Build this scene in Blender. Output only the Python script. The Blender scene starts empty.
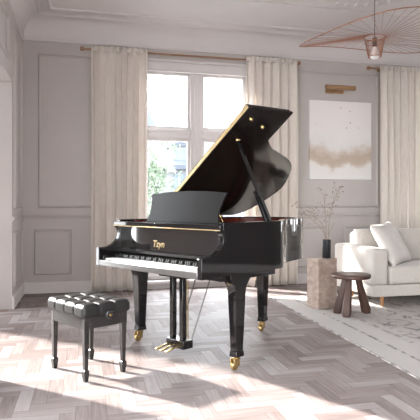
import bpy, bmesh, math, random
from mathutils import Vector, Matrix, Euler
random.seed(7)
PI = math.pi
scene = bpy.context.scene
COL = scene.collection

# ------------------------------------------------------------------ materials
def nodes_of(name):
    m = bpy.data.materials.new(name); m.use_nodes = True
    nt = m.node_tree; nt.nodes.clear()
    out = nt.nodes.new('ShaderNodeOutputMaterial')
    return m, nt, out

def N(nt, t, **kw):
    n = nt.nodes.new(t)
    for k, v in kw.items(): setattr(n, k, v)
    return n

def mat(name, c1, c2=None, scale=8.0, rough=.5, metal=0.0, ior=1.45, bump=0.0, bscale=None, stretch=(1, 1, 1),
        detail=4.0, coat=0.0, rough2=None, translucent=0.0, sheen=0.0, wave=None):
    """Principled material whose colour is a procedural blend of c1 and c2"""
    m, nt, out = nodes_of(name)
    p = N(nt, 'ShaderNodeBsdfPrincipled')
    tc = N(nt, 'ShaderNodeTexCoord'); mp = N(nt, 'ShaderNodeMapping')
    mp.inputs['Scale'].default_value = stretch
    nt.links.new(tc.outputs['Object'], mp.inputs['Vector'])
    nz = N(nt, 'ShaderNodeTexNoise'); nz.inputs['Scale'].default_value = scale; nz.inputs['Detail'].default_value = detail
    nt.links.new(mp.outputs['Vector'], nz.inputs['Vector'])
    rp = N(nt, 'ShaderNodeValToRGB')
    rp.color_ramp.elements[0].position = .35; rp.color_ramp.elements[1].position = .65
    rp.color_ramp.elements[0].color = (*c1, 1); rp.color_ramp.elements[1].color = (*(c2 or c1), 1)
    nt.links.new(nz.outputs['Fac'], rp.inputs['Fac'])
    nt.links.new(rp.outputs['Color'], p.inputs['Base Color'])
    p.inputs['Roughness'].default_value = rough; p.inputs['Metallic'].default_value = metal
    p.inputs['IOR'].default_value = ior; p.inputs['Coat Weight'].default_value = coat
    p.inputs['Sheen Weight'].default_value = sheen
    if bump:
        bn = N(nt, 'ShaderNodeTexNoise'); bn.inputs['Scale'].default_value = bscale or scale * 4; bn.inputs['Detail'].default_value = 3
        nt.links.new(mp.outputs['Vector'], bn.inputs['Vector'])
        b = N(nt, 'ShaderNodeBump'); b.inputs['Strength'].default_value = bump; b.inputs['Distance'].default_value = .01
        nt.links.new(bn.outputs['Fac'], b.inputs['Height']); nt.links.new(b.outputs['Normal'], p.inputs['Normal'])
    if translucent:
        t = N(nt, 'ShaderNodeBsdfTranslucent'); nt.links.new(rp.outputs['Color'], t.inputs['Color'])
        mx = N(nt, 'ShaderNodeMixShader'); mx.inputs['Fac'].default_value = translucent
        nt.links.new(p.outputs[0], mx.inputs[1]); nt.links.new(t.outputs[0], mx.inputs[2])
        nt.links.new(mx.outputs[0], out.inputs['Surface'])
    else:
        nt.links.new(p.outputs[0], out.inputs['Surface'])
    return m

def srgb(r, g, b):
    f = lambda v: (v / 255 / 12.92) if v / 255 <= .04045 else ((v / 255 + .055) / 1.055) ** 2.4
    return (f(r), f(g), f(b))

M = {}
M['darkwall'] = mat('dark_reflected_wall', srgb(104, 98, 96), srgb(98, 92, 90), 3, .8)  # unseen right wall coloured dark so the piano side reflects dark
M['wall'] = mat('wall_paint', srgb(191, 184, 181), srgb(188, 181, 178), 3, .75, bump=.02, bscale=200)
M['white'] = mat('white_trim_paint', srgb(215, 209, 208), srgb(212, 206, 205), 3, .45)
M['ceil'] = mat('ceiling_paint', srgb(216, 210, 209), srgb(213, 207, 206), 2, .8)
M['curtain'] = mat('linen_curtain', srgb(240, 232, 225), srgb(234, 226, 218), 30, .9, bump=.15, bscale=300, stretch=(1, 1, .3), translucent=.25)
M['rodwood'] = mat('copper_wood', srgb(160, 124, 96), srgb(144, 108, 82), 12, .45, stretch=(.3, 4, 4))
M['brass'] = mat('brass', srgb(206, 180, 128), srgb(190, 162, 108), 20, .25, metal=.9)
M['palebrass'] = mat('pale_brass', srgb(186, 164, 124), srgb(172, 148, 108), 20, .4, metal=.6)
M['lacquer'] = mat('black_lacquer', (.007, .006, .0065), (.009, .008, .0085), 4, .045, ior=1.5, coat=0)
M['slip'] = mat('satin_lacquer', (.03, .027, .026), (.035, .031, .03), 5, .28, ior=2.3)
M['satin'] = mat('black_satin', (.018, .016, .016), (.022, .02, .02), 6, .25, ior=1.55)
M['lidunder'] = mat('dark_lid_underside', (.010, .0075, .0075), (.013, .0095, .009), 4, .10, ior=1.25)
M['leather'] = mat('black_leather', (.013, .012, .012), (.018, .017, .017), 40, .44, ior=1.42, bump=.06, bscale=160)
M['ivory'] = mat('white_key_plastic', (.86, .85, .82), (.82, .81, .78), 10, .18, ior=1.5)
M['ebony'] = mat('black_key', (.012, .012, .012), (.02, .02, .02), 10, .25)
M['redfelt'] = mat('red_felt', (.24, .03, .025), (.18, .022, .02), 60, .85)
M['amber'] = mat('amber_wood', srgb(168, 112, 62), srgb(140, 88, 46), 8, .3, stretch=(.4, 6, 6))
M['mahog'] = mat('mahogany_inner_rim', srgb(96, 34, 24), srgb(74, 24, 18), 8, .25, stretch=(2, 2, .5))
M['goldplate'] = mat('gold_iron_plate', srgb(176, 134, 66), srgb(156, 116, 54), 10, .4, metal=.8)
M['steel'] = mat('string_steel', (.55, .53, .5), (.48, .46, .44), 10, .3, metal=1)
M['rodsteel'] = mat('dull_steel', (.2, .19, .18), (.16, .15, .14), 10, .45, metal=1)
M['marble'] = mat('travertine', srgb(182, 164, 153), srgb(156, 136, 124), 14, .4, bump=.12, bscale=40, stretch=(1, 1, 1.6), detail=9)
M['walnut'] = mat('dark_walnut', srgb(88, 63, 54), srgb(66, 46, 40), 7, .4, stretch=(1, 1, .15), bump=.05)
M['sofa'] = mat('cream_boucle', srgb(194, 187, 181), srgb(187, 180, 173), 60, .95, bump=.25, bscale=220, sheen=.2)
M['pillow'] = mat('white_cushion_linen', srgb(205, 199, 194), srgb(199, 193, 187), 50, .9, bump=.2, bscale=260)
M['oakleg'] = mat('oak_leg', srgb(186, 136, 88), srgb(166, 116, 72), 8, .45, stretch=(3, 3, .3))
M['ceramic'] = mat('black_ceramic', (.014, .016, .019), (.02, .023, .027), 20, .35)
M['twig'] = mat('dry_twig', srgb(172, 155, 140), srgb(146, 128, 114), 30, .8)
M['seedhead'] = mat('dry_seed', srgb(160, 138, 122), srgb(122, 100, 86), 60, .8)
M['copper'] = mat('copper_wire', srgb(168, 122, 100), srgb(146, 102, 82), 20, .45, metal=.3)
M['bulb'] = mat('frosted_bulb', srgb(240, 238, 236), srgb(236, 234, 232), 5, .2)
M['bulbcap'] = mat('dark_socket', (.03, .026, .025), (.04, .034, .03), 5, .4)
M['cable'] = mat('grey_cable', (.12, .11, .11), (.1, .09, .09), 5, .6)
M['lampbrass'] = mat('brushed_brass', srgb(186, 152, 116), srgb(168, 134, 98), 10, .42, metal=.7, stretch=(.2, 6, 6))
M['facade'] = mat('pale_facade', srgb(108, 109, 114), srgb(103, 104, 110), 1, .9)
M['roof'] = mat('slate_roof', srgb(72, 76, 85), srgb(64, 68, 77), 3, .8, stretch=(1, 3, 3))
M['shutter'] = mat('blue_window', srgb(84, 93, 108), srgb(77, 86, 102), 2, .5)
M['leaf'] = mat('pale_leaf', srgb(110, 121, 103), srgb(96, 111, 93), 2, .7, translucent=.25)
M['bark'] = mat('bark', srgb(120, 112, 104), srgb(96, 88, 82), 9, .9, stretch=(3, 3, .5))
M['ground'] = mat('pale_paving', srgb(110, 110, 110), srgb(98, 100, 100), 1, .9)

def glass_mat():
    m, nt, out = nodes_of('window_glass')
    t = N(nt, 'ShaderNodeBsdfTransparent'); g = N(nt, 'ShaderNodeBsdfGlossy'); g.inputs['Roughness'].default_value = .02
    nz = N(nt, 'ShaderNodeTexNoise'); nz.inputs['Scale'].default_value = 1.5
    rp = N(nt, 'ShaderNodeValToRGB'); rp.color_ramp.elements[0].color = (.96, .98, .98, 1); rp.color_ramp.elements[1].color = (.985, .99, .99, 1)
    nt.links.new(nz.outputs['Fac'], rp.inputs['Fac']); nt.links.new(rp.outputs['Color'], t.inputs['Color'])
    mx = N(nt, 'ShaderNodeMixShader'); mx.inputs[0].default_value = .035
    nt.links.new(t.outputs[0], mx.inputs[1]); nt.links.new(g.outputs[0], mx.inputs[2]); nt.links.new(mx.outputs[0], out.inputs['Surface'])
    return m
M['glass'] = glass_mat()

def floor_mat():
    m, nt, out = nodes_of('herringbone_oak')
    p = N(nt, 'ShaderNodeBsdfPrincipled')
    uv = N(nt, 'ShaderNodeUVMap'); uv.uv_map = 'UVMap'
    at = N(nt, 'ShaderNodeAttribute'); at.attribute_name = 'tone'
    mp = N(nt, 'ShaderNodeMapping'); mp.inputs['Scale'].default_value = (2.2, 26, 1)
    nt.links.new(uv.outputs[0], mp.inputs[0])
    nz = N(nt, 'ShaderNodeTexNoise'); nz.inputs['Scale'].default_value = 1.6; nz.inputs['Detail'].default_value = 6; nz.inputs['Distortion'].default_value = .4
    nt.links.new(mp.outputs[0], nz.inputs['Vector'])
    ma = N(nt, 'ShaderNodeMath', operation='MULTIPLY_ADD'); ma.inputs[1].default_value = .5
    nt.links.new(at.outputs['Fac'], ma.inputs[0])
    mb = N(nt, 'ShaderNodeMath', operation='MULTIPLY'); mb.inputs[1].default_value = .62
    nt.links.new(nz.outputs['Fac'], mb.inputs[0]); nt.links.new(mb.outputs[0], ma.inputs[2])
    rp = N(nt, 'ShaderNodeValToRGB'); cr = rp.color_ramp
    cr.elements[0].position = .15; cr.elements[0].color = (*srgb(106, 93, 90), 1)
    cr.elements[1].position = .9; cr.elements[1].color = (*srgb(164, 155, 153), 1)
    e = cr.elements.new(.5); e.color = (*srgb(137, 125, 122), 1)
    nt.links.new(ma.outputs[0], rp.inputs['Fac']); nt.links.new(rp.outputs[0], p.inputs['Base Color'])
    p.inputs['Roughness'].default_value = .5; p.inputs['IOR'].default_value = 1.38; p.inputs['Specular IOR Level'].default_value = .22
    b = N(nt, 'ShaderNodeBump'); b.inputs['Strength'].default_value = .08; b.inputs['Distance'].default_value = .004
    nt.links.new(nz.outputs['Fac'], b.inputs['Height']); nt.links.new(b.outputs[0], p.inputs['Normal'])
    nt.links.new(p.outputs[0], out.inputs['Surface'])
    return m
M['floor'] = floor_mat()
M['gap'] = mat('floor_gap', srgb(110, 92, 82), srgb(100, 84, 76), 5, .8)

def rug_mat():
    m, nt, out = nodes_of('distressed_rug')
    p = N(nt, 'ShaderNodeBsdfPrincipled'); p.inputs['Roughness'].default_value = .95
    tc = N(nt, 'ShaderNodeTexCoord'); sx = N(nt, 'ShaderNodeSeparateXYZ'); nt.links.new(tc.outputs['Object'], sx.inputs[0])
    # distance from the left edge (x = 0)
    def ramp(src, stops):
        r = N(nt, 'ShaderNodeValToRGB'); r.color_ramp.interpolation = 'LINEAR'
        for i, (pos, v) in enumerate(stops):
            e = r.color_ramp.elements[i] if i < 2 else r.color_ramp.elements.new(pos)
            e.position = pos; e.color = (v, v, v, 1)
        nt.links.new(src, r.inputs[0]); return r
    n1 = N(nt, 'ShaderNodeTexNoise'); n1.inputs['Scale'].default_value = 9; n1.inputs['Detail'].default_value = 9; n1.inputs['Roughness'].default_value = .72
    nt.links.new(tc.outputs['Object'], n1.inputs['Vector'])
    n2 = N(nt, 'ShaderNodeTexNoise'); n2.inputs['Scale'].default_value = 2.1; n2.inputs['Detail'].default_value = 2
    nt.links.new(tc.outputs['Object'], n2.inputs['Vector'])
    worn = ramp(n1.outputs['Fac'], [(.46, 0), (.58, 1)])
    big = ramp(n2.outputs['Fac'], [(.40, 0), (.55, 1)])
    v = N(nt, 'ShaderNodeTexVoronoi'); v.inputs['Scale'].default_value = 5.5; v.feature = 'DISTANCE_TO_EDGE'
    nt.links.new(tc.outputs['Object'], v.inputs['Vector'])
    lace = ramp(v.outputs['Distance'], [(.03, 1), (.11, 0)])
    sc = N(nt, 'ShaderNodeMath', operation='MULTIPLY'); sc.inputs[1].default_value = .5; nt.links.new(sx.outputs['X'], sc.inputs[0])
    line = ramp(sc.outputs[0], [(.0, .9), (.006, .9), (.012, 0), (.118, 0), (.122, .9), (.132, .9), (.138, 0), (.235, 0), (.24, .6), (.26, .6), (.27, 0)])
    inner = ramp(sc.outputs[0], [(.27, 0), (.3, 1)])
    def mul(a, b):
        k = N(nt, 'ShaderNodeMath', operation='MULTIPLY'); nt.links.new(a, k.inputs[0]); nt.links.new(b, k.inputs[1]); return k.outputs[0]
    a = mul(line.outputs[0], worn.outputs[0])
    b_ = mul(mul(lace.outputs[0], big.outputs[0]), mul(inner.outputs[0], worn.outputs[0]))
    ad = N(nt, 'ShaderNodeMath', operation='MAXIMUM'); nt.links.new(a, ad.inputs[0]); nt.links.new(b_, ad.inputs[1])
    base = N(nt, 'ShaderNodeMixRGB'); base.inputs[1].default_value = (*srgb(184, 178, 174), 1); base.inputs[2].default_value = (*srgb(170, 163, 159), 1)
    nt.links.new(n2.outputs['Fac'], base.inputs[0])
    mx = N(nt, 'ShaderNodeMixRGB'); mx.inputs[2].default_value = (*srgb(96, 90, 88), 1)
    nt.links.new(ad.outputs[0], mx.inputs[0]); nt.links.new(base.outputs[0], mx.inputs[1]); nt.links.new(mx.outputs[0], p.inputs['Base Color'])
    bp = N(nt, 'ShaderNodeBump'); bp.inputs['Strength'].default_value = .2; bp.inputs['Distance'].default_value = .01
    n3 = N(nt, 'ShaderNodeTexNoise'); n3.inputs['Scale'].default_value = 140; nt.links.new(tc.outputs['Object'], n3.inputs['Vector'])
    nt.links.new(n3.outputs['Fac'], bp.inputs['Height']); nt.links.new(bp.outputs[0], p.inputs['Normal'])
    nt.links.new(p.outputs[0], out.inputs['Surface'])
    return m
M['rug'] = rug_mat()

def painting_mat():
    m, nt, out = nodes_of('abstract_painting')
    p = N(nt, 'ShaderNodeBsdfPrincipled'); p.inputs['Roughness'].default_value = .75
    tc = N(nt, 'ShaderNodeTexCoord'); sx = N(nt, 'ShaderNodeSeparateXYZ'); nt.links.new(tc.outputs['Object'], sx.inputs[0])
    n1 = N(nt, 'ShaderNodeTexNoise'); n1.inputs['Scale'].default_value = 2.6; n1.inputs['Detail'].default_value = 8; n1.inputs['Roughness'].default_value = .62
    nt.links.new(tc.outputs['Object'], n1.inputs['Vector'])
    ab = N(nt, 'ShaderNodeMath', operation='ABSOLUTE'); nt.links.new(sx.outputs['X'], ab.inputs[0])
    k1 = N(nt, 'ShaderNodeMath', operation='MULTIPLY_ADD'); k1.inputs[1].default_value = -.16; nt.links.new(ab.outputs[0], k1.inputs[0]); nt.links.new(sx.outputs['Z'], k1.inputs[2])
    # band around z = -0.27 (local), bent upwards to the sides
    k2 = N(nt, 'ShaderNodeMath', operation='MULTIPLY_ADD'); k2.inputs[1].default_value = .55; k2.inputs[2].default_value = -.10
    nt.links.new(n1.outputs['Fac'], k2.inputs[0])
    k3 = N(nt, 'ShaderNodeMath', operation='ADD'); nt.links.new(k1.outputs[0], k3.inputs[0]); nt.links.new(k2.outputs[0], k3.inputs[1])
    rp = N(nt, 'ShaderNodeValToRGB'); cr = rp.color_ramp
    stops = [(.0, (228, 226, 224)), (.18, (226, 222, 218)), (.26, (196, 180, 164)), (.36, (188, 171, 155)), (.44, (206, 194, 184)), (.53, (222, 220, 218)), (.66, (230, 225, 222)), (1.0, (233, 226, 223))]
    mr = N(nt, 'ShaderNodeMapRange'); mr.inputs['From Min'].default_value = -.5; mr.inputs['From Max'].default_value = .6
    nt.links.new(k3.outputs[0], mr.inputs['Value']); nt.links.new(mr.outputs[0], rp.inputs[0])
    for i, (pos, c) in enumerate(stops):
        e = cr.elements[i] if i < 2 else cr.elements.new(pos)
        e.position = pos; e.color = (*srgb(*c), 1)
    # scattered white flecks
    v = N(nt, 'ShaderNodeTexVoronoi'); v.inputs['Scale'].default_value = 11; nt.links.new(tc.outputs['Object'], v.inputs['Vector'])
    fl = N(nt, 'ShaderNodeMath', operation='LESS_THAN'); fl.inputs[1].default_value = .09; nt.links.new(v.outputs['Distance'], fl.inputs[0])
    fm = N(nt, 'ShaderNodeMath', operation='MULTIPLY'); fm.inputs[1].default_value = .45; nt.links.new(fl.outputs[0], fm.inputs[0])
    mx = N(nt, 'ShaderNodeMixRGB'); mx.inputs[2].default_value = (*srgb(235, 230, 224), 1)
    nt.links.new(fm.outputs[0], mx.inputs[0]); nt.links.new(rp.outputs[0], mx.inputs[1]); nt.links.new(mx.outputs[0], p.inputs['Base Color'])
    bp = N(nt, 'ShaderNodeBump'); bp.inputs['Strength'].default_value = .15; bp.inputs['Distance'].default_value = .01
    nt.links.new(n1.outputs['Fac'], bp.inputs['Height']); nt.links.new(bp.outputs[0], p.inputs['Normal'])
    nt.links.new(p.outputs[0], out.inputs['Surface'])
    return m
M['painting'] = painting_mat()

# ------------------------------------------------------------------ mesh helpers
def link(name, me, parent=None):
    o = bpy.data.objects.new(name, me); COL.objects.link(o)
    if parent is not None: o.parent = parent
    return o

def obj(name, bm, m, parent=None, bevel=0.0, seg=2, angle=35, flat=False, subsurf=0, solid=0.0):
    bmesh.ops.recalc_face_normals(bm, faces=bm.faces)
    me = bpy.data.meshes.new(name); bm.to_mesh(me); bm.free()
    for mm in (m if isinstance(m, (list, tuple)) else [m]): me.materials.append(mm)
    if not flat:
        me.polygons.foreach_set('use_smooth', [True] * len(me.polygons))
        me.set_sharp_from_angle(angle=math.radians(angle))
    o = link(name, me, parent)
    if solid:
        k = o.modifiers.new('Solid', 'SOLIDIFY'); k.thickness = solid; k.offset = 0
    if bevel:
        k = o.modifiers.new('Bevel', 'BEVEL'); k.width = bevel; k.segments = seg; k.limit_method = 'ANGLE'; k.angle_limit = math.radians(40)
    if subsurf:
        k = o.modifiers.new('Sub', 'SUBSURF'); k.levels = subsurf; k.render_levels = subsurf
    return o

def box(bm, x0, x1, y0, y1, z0, z1, mtx=None, mi=0):
    vs = [bm.verts.new((x, y, z)) for z in (z0, z1) for y in (y0, y1) for x in (x0, x1)]
    if mtx is not None:
        for v in vs: v.co = mtx @ v.co
    fs = []
    for q in ((0, 2, 3, 1), (4, 5, 7, 6), (0, 1, 5, 4), (2, 6, 7, 3), (1, 3, 7, 5), (0, 4, 6, 2)):
        f = bm.faces.new([vs[i] for i in q]); f.material_index = mi; fs.append(f)
    return vs

def B(*a, **k):
    bm = bmesh.new(); box(bm, *a, **k); return bm

def tube(bm, pts, rad, seg=8, cap=True):
    pts = [Vector(p) for p in pts]
    if not isinstance(rad, (list, tuple)): rad = [rad] * len(pts)
    rings = []; prev = None
    for i, p in enumerate(pts):
        t = (pts[min(i + 1, len(pts) - 1)] - pts[max(i - 1, 0)]).normalized()
        if prev is None:
            a = Vector((0, 0, 1)) if abs(t.z) < .9 else Vector((1, 0, 0))
            n = t.cross(a).normalized()
        else:
            n = (prev - t * prev.dot(t)).normalized()
        prev = n; b = t.cross(n)
        rings.append([bm.verts.new(p + (n * math.cos(2 * PI * k / seg) + b * math.sin(2 * PI * k / seg)) * rad[i]) for k in range(seg)])
    for r0, r1 in zip(rings, rings[1:]):
        for k in range(seg): bm.faces.new((r0[k], r0[(k + 1) % seg], r1[(k + 1) % seg], r1[k]))
    if cap:
        bm.faces.new(rings[0][::-1]); bm.faces.new(rings[-1])

def T(pts, rad, seg=8):
    bm = bmesh.new(); tube(bm, pts, rad, seg); return bm

def lathe(bm, prof, seg=24, c=(0, 0, 0), mtx=None, fn=None):
    rings = []
    for r, z in prof:
        ring = []
        for k in range(seg):
            a = 2 * PI * k / seg
            rr = r * (fn(a) if fn else 1)
            co = Vector((rr * math.cos(a), rr * math.sin(a), z))
            if mtx is not None: co = mtx @ co
            ring.append(bm.verts.new(co + Vector(c)))
        rings.append(ring)
    for r0, r1 in zip(rings, rings[1:]):
        for k in range(seg): bm.faces.new((r0[k], r0[(k + 1) % seg], r1[(k + 1) % seg], r1[k]))
    bm.faces.new(rings[0][::-1]); bm.faces.new(rings[-1])

def prism(bm, poly, lo, hi, fn):
    """poly: 2-D outline; fn(u, v, w) -> 3-D; extruded for w in lo..hi"""
    a = [bm.verts.new(fn(u, v, lo)) for u, v in poly]; b = [bm.verts.new(fn(u, v, hi)) for u, v in poly]
    n = len(poly)
    bm.faces.new(a[::-1]); bm.faces.new(b)
    for i in range(n): bm.faces.new((a[i], a[(i + 1) % n], b[(i + 1) % n], b[i]))

def smooth_curve(pts, n=6):
    out = []
    for i in range(len(pts) - 1):
        p0 = Vector(pts[max(i - 1, 0)]); p1 = Vector(pts[i]); p2 = Vector(pts[i + 1]); p3 = Vector(pts[min(i + 2, len(pts) - 1)])
        for k in range(n):
            t = k / n
            out.append(.5 * ((2 * p1) + (p2 - p0) * t + (2 * p0 - 5 * p1 + 4 * p2 - p3) * t * t + (3 * p1 - p0 - 3 * p2 + p3) * t ** 3))
    out.append(Vector(pts[-1])); return out

def empty(name, loc, rz=0):
    o = bpy.data.objects.new(name, None); COL.objects.link(o)
    o.location = loc; o.rotation_euler = (0, 0, rz); o.empty_display_size = .1
    return o

def tag(o, label=None, cat=None, group=None, kind=None):
    if label: o['label'] = label
    if cat: o['category'] = cat
    if group: o['group'] = group
    if kind: o['kind'] = kind
    return o

def struct(o):
    o['kind'] = 'structure'; return o

def copy_tree(o, parent=None):
    c = o.copy(); COL.objects.link(c); c.parent = parent
    for ch in list(o.children): copy_tree(ch, c)
    return c

# ------------------------------------------------------------------ room shell
XL, YB, XR, YR = -.811, 7.395, 6.4, -2.4          # inner faces
ZC = 3.73                                          # ceiling
WT = .16

def wall_with_holes(name, plane, pos, thick, lo, hi, z1, holes, m='wall'):
    """plane 'y': wall along X at Y=pos..pos+thick; 'x': wall along Y at X=pos..pos+thick"""
    bm = bmesh.new()
    us = sorted({lo, hi, *[h[0] for h in holes], *[h[1] for h in holes]})
    zs = sorted({0.0, z1, *[h[2] for h in holes], *[h[3] for h in holes]})
    solid = lambda u, z: not any(h[0] < u < h[1] and h[2] < z < h[3] for h in holes)
    grid = [[solid((us[i] + us[i + 1]) / 2, (zs[j] + zs[j + 1]) / 2) for j in range(len(zs) - 1)] for i in range(len(us) - 1)]
    cache = {}
    def V(u, d, z):
        k = (round(u, 5), d, round(z, 5))
        if k not in cache:
            w = pos + d * thick
            cache[k] = bm.verts.new((u, w, z) if plane == 'y' else (w, u, z))
        return cache[k]
    for i in range(len(us) - 1):
        for j in range(len(zs) - 1):
            if not grid[i][j]: continue
            u0, u1, a, b = us[i], us[i + 1], zs[j], zs[j + 1]
            for d in (0, 1): bm.faces.new((V(u0, d, a), V(u1, d, a), V(u1, d, b), V(u0, d, b)))
            nb = lambda ii, jj: 0 <= ii < len(us) - 1 and 0 <= jj < len(zs) - 1 and grid[ii][jj]
            if not nb(i - 1, j): bm.faces.new((V(u0, 0, a), V(u0, 1, a), V(u0, 1, b), V(u0, 0, b)))
            if not nb(i + 1, j): bm.faces.new((V(u1, 0, a), V(u1, 1, a), V(u1, 1, b), V(u1, 0, b)))
            if not nb(i, j - 1): bm.faces.new((V(u0, 0, a), V(u1, 0, a), V(u1, 1, a), V(u0, 1, a)))
            if not nb(i, j + 1): bm.faces.new((V(u0, 0, b), V(u1, 0, b), V(u1, 1, b), V(u0, 1, b)))
    return struct(obj(name, bm, M[m], flat=True))

W1 = (.79, 2.387, .12, 3.16)       # back window opening: x0, x1, z0, z1
W2 = (5.25, 6.2, .12, 3.16)       # second back window, behind the right-hand curtain
BAY = (4.03, 6.342, 0.0, 2.606)   # opening in the left wall: y0, y1, z0, z1
BX = -2.60; BY = 7.2                        # inner face of the outer wall of the side bay
W3 = (5.57, 7.02, .08, 3.6)      # bay window in that outer wall
WR = [(-.6, .9, .3, 3.1), (1.5, 3.0, .3, 3.1)]  # unseen rear openings added to let in fill light
WX = (5.9, 6.9, .6, 3.0)           # unseen opening added in the right wall to brighten the back wall
WL = (-2.2, 3.1, .1, 3.35)         # unseen wide opening added beside the camera for more light from the left

wall_with_holes('wall_back', 'y', YB, .28, XL - .2, XR, ZC + .1, [W1, W2])
wall_with_holes('wall_left', 'x', XL - .2, .2, YR, YB, ZC + .1, [BAY, WL])
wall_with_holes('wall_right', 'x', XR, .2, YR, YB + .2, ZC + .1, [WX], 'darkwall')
wall_with_holes('wall_rear', 'y', YR - .25, .25, XL - .2, XR + .2, ZC + .1, WR)
# side bay: two returns, roof and outer wall
struct(obj('wall_bay_return', B(BX - .2, XL - .2, BY, BY + .16, 0, 3.8), M['wall'], flat=True))
struct(obj('wall_bay_front', B(BX - .2, XL - .2, 3.87, 4.03, 0, 3.8), M['wall'], flat=True))
wall_with_holes('wall_bay', 'x', BX - .2, .2, 4.03, BY, 3.8, [W3])
struct(obj('ceiling_bay', B(BX, XL - .2, 4.03, BY, 3.68, 3.8), M['ceil'], flat=True))
struct(obj('floor_bay', B(BX, XL, 4.03, BY, -.12, -.0015), M['gap'], flat=True))

# ceiling slab, cove and flat ceiling mouldings
struct(obj('ceiling', B(XL - .2, XR + .2, YR - .25, YB + .28, ZC + .1, ZC + .2), M['ceil'], flat=True))
bm = bmesh.new(); box(bm, XL, XR, YR, YB, ZC, ZC + .1); struct(obj('ceiling_plaster', bm, M['ceil'], flat=True))

cove = [(.0, 3.40), (.018, 3.405), (.022, 3.43), (.014, 3.445)]
for k in range(9):
    a = k / 8 * PI / 2
    cove.append((.014 + .176 * (1 - math.cos(a)), 3.45 + .235 * math.sin(a)))
cove += [(.205, 3.69), (.21, 3.715), (.235, 3.712), (.25, 3.722), (.36, 3.722), (.37, 3.71), (.39, 3.712), (.40, ZC + .004), (0, ZC + .004)]
bm = bmesh.new(); loops = []
for u, v in cove:
    loops.append([bm.verts.new(p) for p in ((XL + u, YR + u, v), (XR - u, YR + u, v), (XR - u, YB - u, v), (XL + u, YB - u, v))])
for a, b in zip(loops, loops[1:]):
    for q in range(4): bm.faces.new((a[q], a[(q + 1) % 4], b[(q + 1) % 4], b[q]))
struct(obj('trim_1', bm, M['ceil'], angle=30))

def panel(name, plane, u0, u1, z0, z1, base, sgn, m=None, w=.036, t=.03):
    """raised picture-frame moulding on a wall"""
    bm = bmesh.new()
    prof = [(0, 0), (.004, t * .5), (w * .25, t * .8), (w * .45, t), (w * .7, t * .55), (w, t * .35), (w, 0)]
    loops = []
    for (d, h) in prof:
        pts = [(u0 + d, z0 + d), (u1 - d, z0 + d), (u1 - d, z1 - d), (u0 + d, z1 - d)]
        loops.append([bm.verts.new((u, base + sgn * h, z) if plane == 'y' else (base + sgn * h, u, z)) for u, z in pts])
    for a, b in zip(loops, loops[1:]):
        for i in range(4): bm.faces.new((a[i], a[(i + 1) % 4], b[(i + 1) % 4], b[i]))
    return struct(obj(name, bm, m or M['wall'], angle=20))

ti = 4
for (x0, x1, z0, z1) in ((-.615, .64, 1.151, 3.235), (-.665, -.176, .247, .862), (.13, .64, .247, .862),
                         (2.52, 4.49, 1.151, 3.225), (2.52, 3.615, .247, .866), (3.90, 4.5, .247, .866)):
    panel('trim_%d' % ti, 'y', x0, x1, z0, z1, YB, -1); ti += 1
for (y0, y1, z0, z1) in ((6.46, 7.13, 1.151, 3.25), (6.41, 7.25, .24, .872), (4.2, 5.925, 2.755, 3.22), (3.25, 3.9, 1.151, 3.22), (3.25, 3.9, .24, .872)):
    panel('trim_%d' % ti, 'x', y0, y1, z0, z1, XL, 1); ti += 1
# chair rail
rail = [(0, 1.0), (.012, 1.004), (.016, 1.022), (.03, 1.032), (.034, 1.045), (.026, 1.055), (.008, 1.06), (0, 1.062)]
for (x0, x1) in ((XL, .66), (2.45, 4.5)):
    bm = bmesh.new(); prism(bm, rail, x0, x1, lambda u, v, w: Vector((w, YB - u, v))); struct(obj('trim_%d' % ti, bm, M['wall'], angle=30)); ti += 1
for (y0, y1) in ((6.342, YB), (3.12, 4.03)):
    bm = bmesh.new(); prism(bm, rail, y0, y1, lambda u, v, w: Vector((XL + u, w, v))); struct(obj('trim_%d' % ti, bm, M['wall'], angle=30)); ti += 1
# baseboards
bb = [(0, 0), (.022, 0), (.022, .12), (.016, .128), (.016, .136), (.009, .147), (0, .15)]
for nm, (x0, x1) in (('baseboard_back', (XL, .66)), ('baseboard_back_right', (2.45, XR))):
    bm = bmesh.new(); prism(bm, bb, x0, x1, lambda u, v, w: Vector((w, YB - u, v))); struct(obj(nm, bm, M['white'], angle=30))
bm = bmesh.new(); prism(bm, bb, 6.342, YB, lambda u, v, w: Vector((XL + u, w, v))); struct(obj('baseboard_left', bm, M['white'], angle=30))
bm = bmesh.new(); prism(bm, bb, 3.12, 4.03, lambda u, v, w: Vector((XL + u, w, v))); struct(obj('baseboard_left_near', bm, M['white'], angle=30))
bm = bmesh.new(); prism(bm, bb, YR, YB, lambda u, v, w: Vector((XR - u, w, v))); struct(obj('baseboard_right', bm, M['white'], angle=30))

# ceiling panel frame (thin bead on the ceiling field)
bm = bmesh.new()
for (x0, x1, y0, y1) in ((.39, 5.2, 6.19, 6.215), (.39, 5.2, -1.2, -1.175), (.39, .415, -1.2, 6.215), (5.175, 5.2, -1.2, 6.215)):
    box(bm, x0, x1, y0, y1, ZC - .014, ZC + .01)
struct(obj('trim_%d' % ti, bm, M['ceil'], bevel=.005)); ti += 1

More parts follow.
